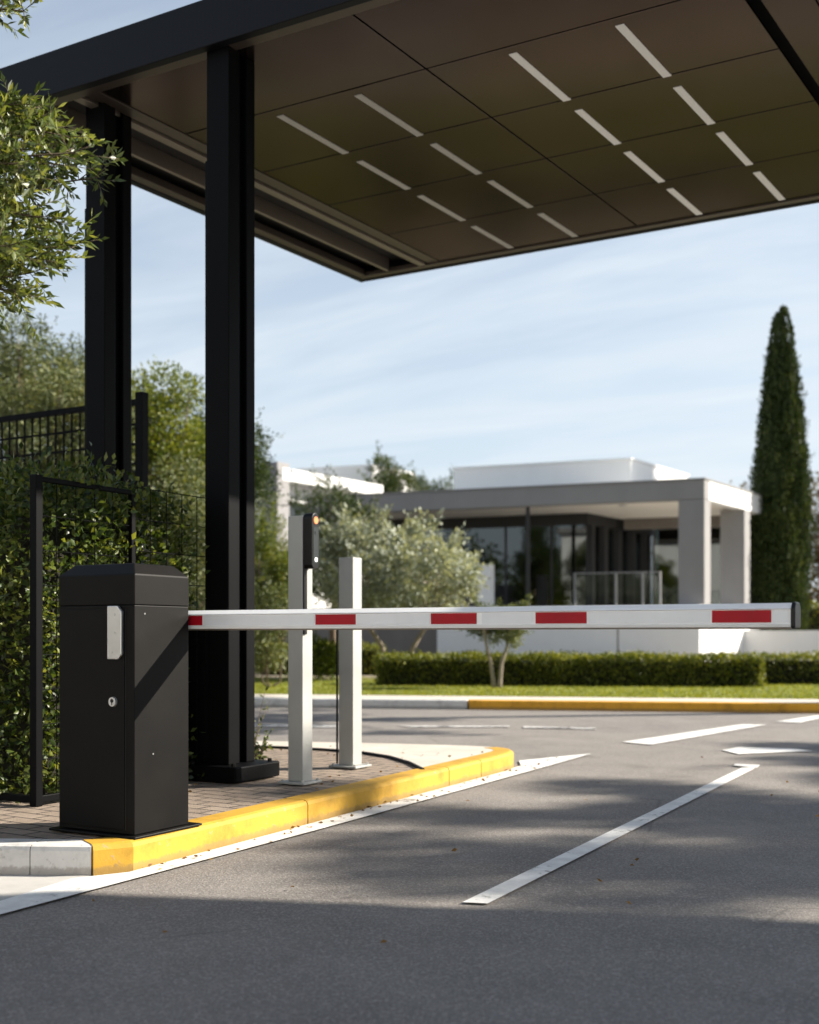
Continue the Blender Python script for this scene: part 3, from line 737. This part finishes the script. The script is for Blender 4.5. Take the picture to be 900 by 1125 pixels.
# glazed volume
gu0, gu1, gv0, gv1 = 4.39, 9.5, 3.0, 8.0
ob(B(), H, gu0+.06, gu1, gv0+.06, gv1-.1, zt_+.002, zt_+.03).build('floor', M['floor_in'], house)
b = ob(B(), H, gu0, 11.2, gv1-.1, gv1, zt_, zr0+.058); ob(b, H, gu1, 11.2, gv0-.3, gv1-.1, zt_, zr0+.058); b.build('inner_wall', M['interior'], house)
ob(B(), H, gu0-.02, gu1, gv0-.02, gv0+.1, 4.14, zr0+.058).build('header_beam', M['mullion'], house)
ob(B(), H, gu0-.02, gu0+.1, gv0+.1, gv1, 4.14, zr0+.058).build('header_beam', M['mullion'], house)
us = [gu0, 5.45, 6.85, 8.2, gu1]
for a, c in zip(us, us[1:]):
    wn = ob(B(), H, a+.03, c-.03, gv0+.03, gv0+.05, zt_+.02, 4.14).build('window', M['glass'], house)
    fr = ob(B(), H, a-.03, a+.03, gv0, gv0+.08, zt_, 4.139)
    ob(fr, H, a+.031, c-.031, gv0, gv0+.08, zt_, zt_+.05)
    fr.build('frame', M['mullion'], wn)
vs = [gv0, 3.9, 4.9, 5.9, 6.9, gv1]
for i, (a, c) in enumerate(zip(vs, vs[1:])):
    wn = ob(B(), H, gu0+.03, gu0+.05, a+.2, c-.03, zt_+.02, 4.14).build('window', M['glass'], house)
    ob(B(), H, gu0-.12, gu0+.08, a if i else a+.081, a+.26, zt_, 4.139).build('frame', M['mullion'], wn)
wn = ob(B(), H, .7, gu0-.13, 7.6, 7.63, zt_+.02, zr0+.02).build('window', M['glass'], house)
fr = B()
for u in (.7, 1.9, 3.1): ob(fr, H, u-.04, u+.04, 7.56, 7.598, zt_, zr0+.02)
fr.build('frame', M['mullion'], wn)
ob(B(), H, .5, gu0-.13, 7.9, 8.0, zt_, zr0+.058).build('rear_wall', M['interior'], house)
ob(B(), H, .5, gu0-.14, 5.2, 5.5, zr0-.25, zr0+.058).build('ceiling_beam', M['wall_brown'], house)
# slim steel post, balustrade
q0 = H(4.78, .25, 0)
B().tube([(q0.x, q0.y, zt_), (q0.x, q0.y, zr0+.06)], .055, 10).build('steel_post', M['mullion'], house)
ral = B()
for u in (1.15, 1.6, 2.3, 3.4): ob(ral, H, u, u+.045, .10, .15, zt_, zt_+.86)
ob(ral, H, 1.15, 3.45, .09, .16, zt_+.862, zt_+.89)
rail = ral.build('balustrade', M['mullion_grey'], house)
for ua, ub in ((1.2, 1.595), (1.65, 2.295), (2.35, 3.395)): ob(B(), H, ua, ub, .12, .13, zt_+.06, zt_+.85).build('glass_pane', M['clear_glass'], rail)
ob(B(), H, 5.62, 5.98, -.2, .05, zt_+.002, zt_+1.15).build('terrace_pillar', M['panel_white'], house, bevel=.01)
# ceiling lamp under the roof
pl = H(2.6, 1.2, 0); B().tube([(pl.x, pl.y, zr0+.03), (pl.x, pl.y, zr0+.061)], .12, 14).build('ceiling_lamp', M['alu'], house)
# garden wall to the right
wo = H(-.02, 3.2, .1)
o = ob(B(), H, -14, -.004, 3.0, 3.3, .05, 1.06).build('garden_wall', M['wall_white'], origin=wo); props(o, 'low white garden wall running right from the house behind the hedge', 'wall')

# white house far behind at the left
O2 = D(409, 697, 46); O2.z = 0; H2 = frame(O2)
h2 = thing('house', 'white cubic house far behind the olive tree, partly hidden', 'house', (O2.x, O2.y, .1))
ztop2 = CAMH+(697-510)/F_PX*46
ob(B(), H2, 0, 3.4, 0, 3, .05, ztop2).build('block', M['wall_white'], h2)
b = ob(B(), H2, .9, 2.4, -.01, .05, ztop2-2.4, ztop2-1.5); b.build('window', M['glass'], h2)
O3 = D(311, 697, 38); O3.z = 0; H3 = frame(O3)
h3 = thing('house', 'white house with sunlit roof edge right of the tall column', 'house', (O3.x, O3.y, .1))
z3 = CAMH+(697-512)/F_PX*38
ob(B(), H3, 0, 9, 0, 5.5, z3-.45, z3-.05).build('roof', M['wall_white'], h3)
ob(B(), H3, .02, .62, -.25, .35, .05, z3+.12).build('pillar', M['wall_grey'], h3, bevel=.01)
ob(B(), H3, .66, 9, .3, 5, .05, z3-.452).build('wall', M['wall_white'], h3)
b = ob(B(), H3, .655, .7, .9, 4.4, z3-2.6, z3-1.0); b.build('window', M['glass'], h3)
q = D(262, 697, 27); q.z = 0; Hw = frame(q)
o = ob(B(), Hw, -1.55, 7, 0, .3, .05, CAMH+(697-606)/F_PX*27).build('boundary_wall', M['wall_grey'], origin=Hw(0, 0, .1)); props(o, 'grey concrete boundary wall right of the tall column', 'wall')

# ================================================================== TREES AND PLANTS BEYOND THE ROAD
def bp(x, d, z=.11):
    p = D(x, 697, d); return Vector((p.x, p.y, z))
tree('olive_tree', 'silvery olive tree with twin trunks on the lawn before the house', 'tree', bp(436, 22.2), 2.95, 1.05, 1.8, M['leaf_olive'], M['bark_pale'], 21, 20000, .10, 90, .30, 2, .075, inner=.05, spray=620)
tree('young_tree', 'small forked young tree in front of the clipped hedge', 'tree', bp(546, 18.3), 1.42, .66, .50, M['leaf_greygreen'], M['bark_pale'], 23, 3600, .06, 22, .17, 2, .05)
tree('tree', 'sparse dark green tree behind the olive, before the roof edge', 'tree', bp(368, 27), 4.5, 1.6, 1.15, M['leaf_dark'], M['bark'], 24, 7000, .09, 40, .32, 1, .1)
tree('tree', 'green tree rising above the roof at the house back', 'tree', bp(432, 44), 8.1, 2.5, 1.5, M['leaf_dark'], M['bark'], 25, 13000, .13, 40, .45, 1, .16)
tree('tree', 'low dark tree behind the roof beside the white roof box', 'tree', bp(482, 46), 7.3, 3, 1.3, M['leaf_dark'], M['bark'], 26, 8000, .13, 30, .5, 1, .16)
tree('tree', 'grey green broad tree behind the lattice fence', 'tree', bp(28, 17), 5.3, 1.2, 2.0, M['leaf_greygreen'], M['bark'], 27, 56000, .065, 80, .45, 1, .15, spray=70)
tree('tree', 'dark topped tree showing just left of the first column', 'tree', bp(78, 21), 6.3, 2, 1.0, M['leaf_dark'], M['bark'], 28, 20000, .07, 36, .36, 1, .14, spray=40)
tree('tree', 'sunlit yellow green tree between the two black columns', 'tree', bp(178, 17.5), 5.0, 1.0, 1.15, M['leaf_green'], M['bark'], 29, 46000, .07, 64, .40, 1, .15, spray=60)
tree('tree', 'dark green tree behind the second column', 'tree', bp(240, 20), 5.4, 2.0, 1.0, M['leaf_dark'], M['bark'], 30, 26000, .07, 44, .42, 1, .13, spray=50)
tree('tree', 'grey leaved low tree under the sunlit yellow green one', 'tree', bp(196, 15.5), 3.2, .5, .9, M['leaf_greygreen'], M['bark'], 31, 13000, .065, 34, .4, 1, .1)
tree('shrub', 'yellow green bushy shrub against the grey boundary wall', 'shrub', bp(292, 24.5), 3.6, .5, .75, M['leaf_green'], M['bark'], 32, 12000, .075, 30, .34, 3, .05)
tree('shrub', 'loose olive green shrub on the lawn right of the tall column', 'shrub', bp(296, 18.6), 1.6, .08, .5, M['leaf_greygreen'], M['bark'], 33, 5000, .065, 22, .25, 3, .03)
tree('shrub', 'low green shrub on the lawn between the two grey posts', 'shrub', bp(352, 21.5), .75, .05, .35, M['leaf_green'], M['bark'], 34, 1300, .08, 14, .18, 3, .02)
tree('tree', 'brownish thin crowned tree at the right edge beyond the cypress', 'tree', bp(912, 40), 6.3, 1.0, 1.3, M['leaf_dry'], M['bark'], 35, 4500, .16, 36, .5, 1, .14)
tree('tree', 'sparse brownish treetop between the house roof and the cypress', 'tree', bp(806, 52), 8.0, 2.0, 1.6, M['leaf_dry'], M['bark'], 36, 2600, .16, 30, .6, 1, .16)

def cypress():
    rng = np.random.default_rng(41); base = bp(858, 34); Hc = 10.1
    t = thing('cypress_tree', 'tall narrow dark cypress right of the house', 'tree', base)
    cols = [(.16, 0, Hc, .40), (-.17, .05, Hc*.985, .36), (.30, -.12, Hc*.90, .40), (-.30, -.1, Hc*.90, .40), (.42, .12, Hc*.80, .40), (-.40, .12, Hc*.78, .40), (.10, -.42, Hc*.84, .42), (-.16, -.42, Hc*.74, .42), (.46, -.22, Hc*.64, .36), (-.42, -.25, Hc*.6, .36), (.34, -.45, Hc*.55, .34), (0, .4, Hc*.9, .45), (0, -.5, Hc*.5, .36)]
    Ps = []; Ts = []
    for cx, cy, h, r in cols:
        n = 8500; ph = rng.uniform(0, 6.28)
        f = rng.uniform(.02, 1, n)**.9
        prof = r*1.16*np.minimum(1, (f/.10)**.5)*np.clip((1-f)/.36, 0, 1)**.5
        a = rng.uniform(0, 2*math.pi, n)
        lob = 1+.16*np.sin(a*4+f*11+ph)+.12*np.sin(a*7-f*31+ph)+.07*np.sin(f*70+ph*3)+rng.normal(size=n)*.09+rng.exponential(.05, n)
        rr = prof*lob
        lean = np.minimum(1, f*2.2)
        x = base.x+cx*.9*np.minimum(1, .4+f)*(1-f*.55)+np.cos(a)*rr; y = base.y+cy*.9*(1-f*.55)+np.sin(a)*rr
        Ps.append(np.stack([x, y, base.z+.15+f*h], 1)); Ts.append(np.stack([np.cos(a)*.35, np.sin(a)*.35, np.full(n, 1.)], 1)+rng.normal(size=(n, 3))*.22)
    P = np.concatenate(Ps); T = np.concatenate(Ts)
    link('crown', leaf_mesh('crown', P, T, .13, .045, rng, .2), M['leaf_cypress'], t)
    b = B().tube([base-Vector((0, 0, .05)), base+Vector((0, 0, 1)), base+Vector((0, 0, 4)), base+Vector((0, 0, 7)), base+Vector((0, 0, 9))], [.18, .3, .36, .2, .03], 10)
    b.build('trunk', M['twigs'], t, smooth=True)
cypress()

# clipped hedges before the house
a, c = D(414, 697, 19.3), D(840, 697, 18.7); e = (c-a); e.z = 0; L = e.length; e.normalize(); nv = Vector((-e.y, e.x, 0))
box_hedge('clipped_hedge', 'long low clipped hedge along the lawn before the house', a, e, L, nv, .75, .11, .47, M['leaf_box'], 51, 26000, .055, bumps=.03)
a4 = D(282, 697, 24.6)
box_hedge('clipped_hedge', 'shaded low hedge behind the olive trunks, left of the long hedge', a4, e, 2.6, nv, .7, .11, .6, M['leaf_box'], 54, 9000, .055, bumps=.04)
a2 = D(833, 697, 19.75)
box_hedge('clipped_hedge', 'short clipped hedge at the right end under the white wall', a2, e, 4.0, nv, .7, .11, .47, M['leaf_box'], 52, 10000, .055, bumps=.03)
a3 = D(877, 697, 36)
box_hedge('clipped_hedge', 'green hedge above the white wall right of the cypress', a3, e, 5.0, nv, 1.0, .11, 1.75, M['leaf_box'], 53, 9000, .09, bumps=.05)

# grass blades on the visible lawn
rng = np.random.default_rng(61); n = 40000
s = rng.uniform(-5.5, 6.5, n); tt = .96+rng.uniform(0, 1, n)**1.4*6.5
P = np.array(KO)[None]*0+np.array([KO.x, KO.y, 0])+s[:, None]*np.array(KE)+tt[:, None]*np.array(KN); P[:, 2] = .108
T = rng.normal(size=(n, 3))*.35+np.array([0, 0, 1])
o = link('grass', leaf_mesh('grass', P, T, .034, .014, rng, .1), M['grass']); props(o, 'short sunlit lawn grass between the far kerb and the clipped hedges', 'grass', kind='stuff')

# weeds at the column foot
def weed(name, label, p, n, h, seed):
    rng = np.random.default_rng(seed); t = thing(name, label, 'plant', p); b = B(); Ps = []; Ts = []
    for k in range(n):
        a = rng.uniform(0, 6.28); e_ = p+Vector((math.cos(a)*h*rng.uniform(.1, .5), math.sin(a)*h*rng.uniform(.1, .5), h*rng.uniform(.4, 1)))
        b.tube([p, p+(e_-p)*.5+Vector((0, 0, .03)), e_], [.004, .003, .001], 5)
        for q in np.linspace(.2, 1, 9):
            Ps.append(p+(e_-p)*q); Ts.append(Vector(rng.normal(size=3))+Vector((0, 0, .4)))
    link('leaves', leaf_mesh('leaves', np.array([tuple(q) for q in Ps]), np.array([tuple(q) for q in Ts]), .045, .018, rng), M['leaf_hedge'], t)
    b.build('stems', M['bark'], t)
q = G(284, 838, .12); weed('weed', 'small weed growing beside the tall column base', q, 9, .26, 71)
q = G(279, 822, .12); weed('weed', 'thin climbing weed rising close behind the tall column', q, 7, .75, 72)

# trees standing outside the picture to the right: their crowns dapple the road
gshade = 'street trees along the neighbouring lane'
tree('street_tree', 'open crowned street tree behind the added shade canopy', 'tree', Vector((13.2, 16.5, 0)), 10.0, 8.3, 3.3, M['leaf_dark'], M['bark'], 81, 8000, .16, 32, .42, 1, .16, squash=.4, inner=.05, spray=14, group=gshade)
tree('street_tree', 'open crowned street tree at the corner of the cross road', 'tree', Vector((13.9, 20.9, .11)), 10.3, 8.5, 3.2, M['leaf_dark'], M['bark'], 82, 6500, .16, 26, .42, 1, .16, squash=.4, inner=.05, spray=14, group=gshade)
tree('street_tree', 'small crowned street tree between the two open crowned ones', 'tree', Vector((10.9, 16.4, 0)), 9.7, 8.4, 2.2, M['leaf_dark'], M['bark'], 84, 2600, .16, 11, .42, 1, .12, squash=.4, inner=.05, spray=8, group=gshade)
tree('street_tree', 'slender street tree nearest to the orange kerb', 'tree', LP(11.0, 2.6, .11), 8.8, 7.0, 3.2, M['leaf_dark'], M['bark'], 83, 6500, .16, 26, .42, 1, .16, squash=.4, inner=.05, spray=14, group=gshade)

# far wood behind the houses
rng = np.random.default_rng(91); puffs = []
for k in range(150):
    p = D(rng.uniform(-500, 1500), 697, rng.uniform(75, 95)); r_ = rng.uniform(1.6, 3.4)
    puffs.append((np.array([p.x, p.y, rng.uniform(.5, 5.0)]), np.array([r_*1.3, r_*1.3, r_])))
for k in range(190):                                                 # unseen wood added behind the viewer, darkening fill light and reflections
    a = rng.uniform(R(75), R(330))
    p = FW*0+Vector((math.sin(-TH+a), math.cos(-TH+a), 0))*rng.uniform(34, 44); r_ = rng.uniform(1.6, 3.0)
    puffs.append((np.array([p.x, p.y, rng.uniform(.5, 4.0 if a < R(215) else 8.0)]), np.array([r_*1.3, r_*1.3, r_])))
P, d = puff_points(puffs, 60000, rng, .5); T = d+rng.normal(size=d.shape)*.6
o = link('woodland', leaf_mesh('woodland', P, T, .6, .35, rng), M['leaf_dark']); props(o, 'distant dark woodland behind the houses, with unseen wood added behind the viewer', 'woodland', kind='stuff')

# unseen white house added behind the viewer to bounce sunlight onto shaded faces
fill_house = thing('house', 'unseen long white house added behind the viewer to bounce light', 'house', (-1, -11, 0))
B().box(-17, 14, -18, -11, -.02, 7.6).build('wall', M['wall_white'], fill_house)
B().box(-17.3, 14.3, -18.3, -10.7, 7.605, 7.9).build('roof', M['wall_grey'], fill_house)
for x in (-14.5, -10.5, -6.5, -2.5, 1.5, 5.5, 9.5):
    for z in (1.0, 4.6):
        if x == -2.5 and z < 2: continue
        wn = B().box(x, x+1.3, -11.02, -10.985, z, z+1.5).build('window', M['glass'], fill_house)
        B().box(x-.06, x+1.36, -11.0, -10.93, z-.08, z-.002).build('sill', M['wall_grey'], wn)
B().box(-2.5, -1.3, -11.02, -10.95, .0, 2.3).build('door', M['mullion'], fill_house)

# ================================================================== LIGHT, SKY, CAMERA
sa, sb = 1.40, 1.17                                                  # shadow shift per metre of height
el = math.atan(1/math.hypot(sa, sb)); az = math.atan2(sa, sb)
sun = bpy.data.lights.new('sun', 'SUN'); sun.energy = 5.0; sun.angle = R(.53); sun.color = (1, .92, .80)
so = bpy.data.objects.new('sun', sun); C.objects.link(so); so.location = (10, 10, 12)
so.rotation_euler = Vector((-sa, -sb, -1)).to_track_quat('-Z', 'Y').to_euler()
wd = bpy.data.worlds.new('World'); S.world = wd; wd.use_nodes = True
nt = wd.node_tree; nt.nodes.clear()
out = nt.nodes.new('ShaderNodeOutputWorld'); bg = nt.nodes.new('ShaderNodeBackground')
sky = nt.nodes.new('ShaderNodeTexSky'); sky.sky_type = 'NISHITA'; sky.sun_disc = False
sky.sun_elevation = el; sky.sun_rotation = az; sky.air_density = 1.0; sky.dust_density = .7; sky.ozone_density = 1.5
tc = nt.nodes.new('ShaderNodeTexCoord')
sx = nt.nodes.new('ShaderNodeSeparateXYZ'); nt.links.new(tc.outputs['Generated'], sx.inputs[0])
zz = N(nt, 'ShaderNodeMath', operation='ADD'); nt.links.new(sx.outputs['Z'], zz.inputs[0]); zz.inputs[1].default_value = .12
dv = N(nt, 'ShaderNodeVectorMath', operation='DIVIDE'); nt.links.new(tc.outputs['Generated'], dv.inputs[0])
cb = N(nt, 'ShaderNodeCombineXYZ')
for k in range(3): nt.links.new(zz.outputs[0], cb.inputs[k])
nt.links.new(cb.outputs[0], dv.inputs[1])
mp = N(nt, 'ShaderNodeMapping'); mp.inputs['Rotation'].default_value = (0, 0, R(-25)); mp.inputs['Scale'].default_value = (.4, 1.5, 0); nt.links.new(dv.outputs[0], mp.inputs['Vector'])
cn = noise(nt, 1.3, 8, .6, mp.outputs[0], .5)
cm = ramp(nt, cn, [(.38, (0, 0, 0)), (.75, (.55, .55, .55))])
# thin high cloud that thickens to a pale veil near the horizon
hz = N(nt, 'ShaderNodeMapRange'); hz.inputs['From Min'].default_value = 0; hz.inputs['From Max'].default_value = .75; hz.inputs['To Min'].default_value = .80; hz.inputs['To Max'].default_value = .0
nt.links.new(sx.outputs['Z'], hz.inputs['Value'])
ad = N(nt, 'ShaderNodeMath', operation='ADD', use_clamp=True); sp_ = N(nt, 'ShaderNodeSeparateColor'); nt.links.new(cm, sp_.inputs[0])
nt.links.new(sp_.outputs[0], ad.inputs[0]); nt.links.new(hz.outputs[0], ad.inputs[1])
skc = mix(nt, ad.outputs[0], sky.outputs[0], (5.35, 5.9, 6.4))
nt.links.new(skc, bg.inputs['Color']); bg.inputs['Strength'].default_value = .06
nt.links.new(bg.outputs[0], out.inputs['Surface'])

cam = bpy.data.cameras.new('camera'); co = bpy.data.objects.new('camera', cam); C.objects.link(co)
co.location = (0, 0, CAMH); co.rotation_euler = (R(90), 0, TH)
cam.sensor_fit = 'VERTICAL'; cam.sensor_height = 36; cam.lens = F_PX/1125*36
cam.shift_y = (HOR-562.5)/1125; cam.clip_end = 2000; cam.clip_start = .05
cam.dof.use_dof = True; cam.dof.focus_distance = 5.0; cam.dof.aperture_fstop = 2.2
S.camera = co
vs_ = S.view_settings
S.display_settings.display_device = 'sRGB'; vs_.view_transform = 'Standard'; vs_.look = 'None'; vs_.gamma = 1; vs_.use_curve_mapping = False
vs_.exposure = 1.36
S.cycles.max_bounces = 8; S.cycles.diffuse_bounces = 4; S.cycles.glossy_bounces = 4; S.cycles.transparent_max_bounces = 12; S.cycles.transmission_bounces = 4
S.cycles.use_denoising = True; S.cycles.caustics_reflective = False; S.cycles.caustics_refractive = False
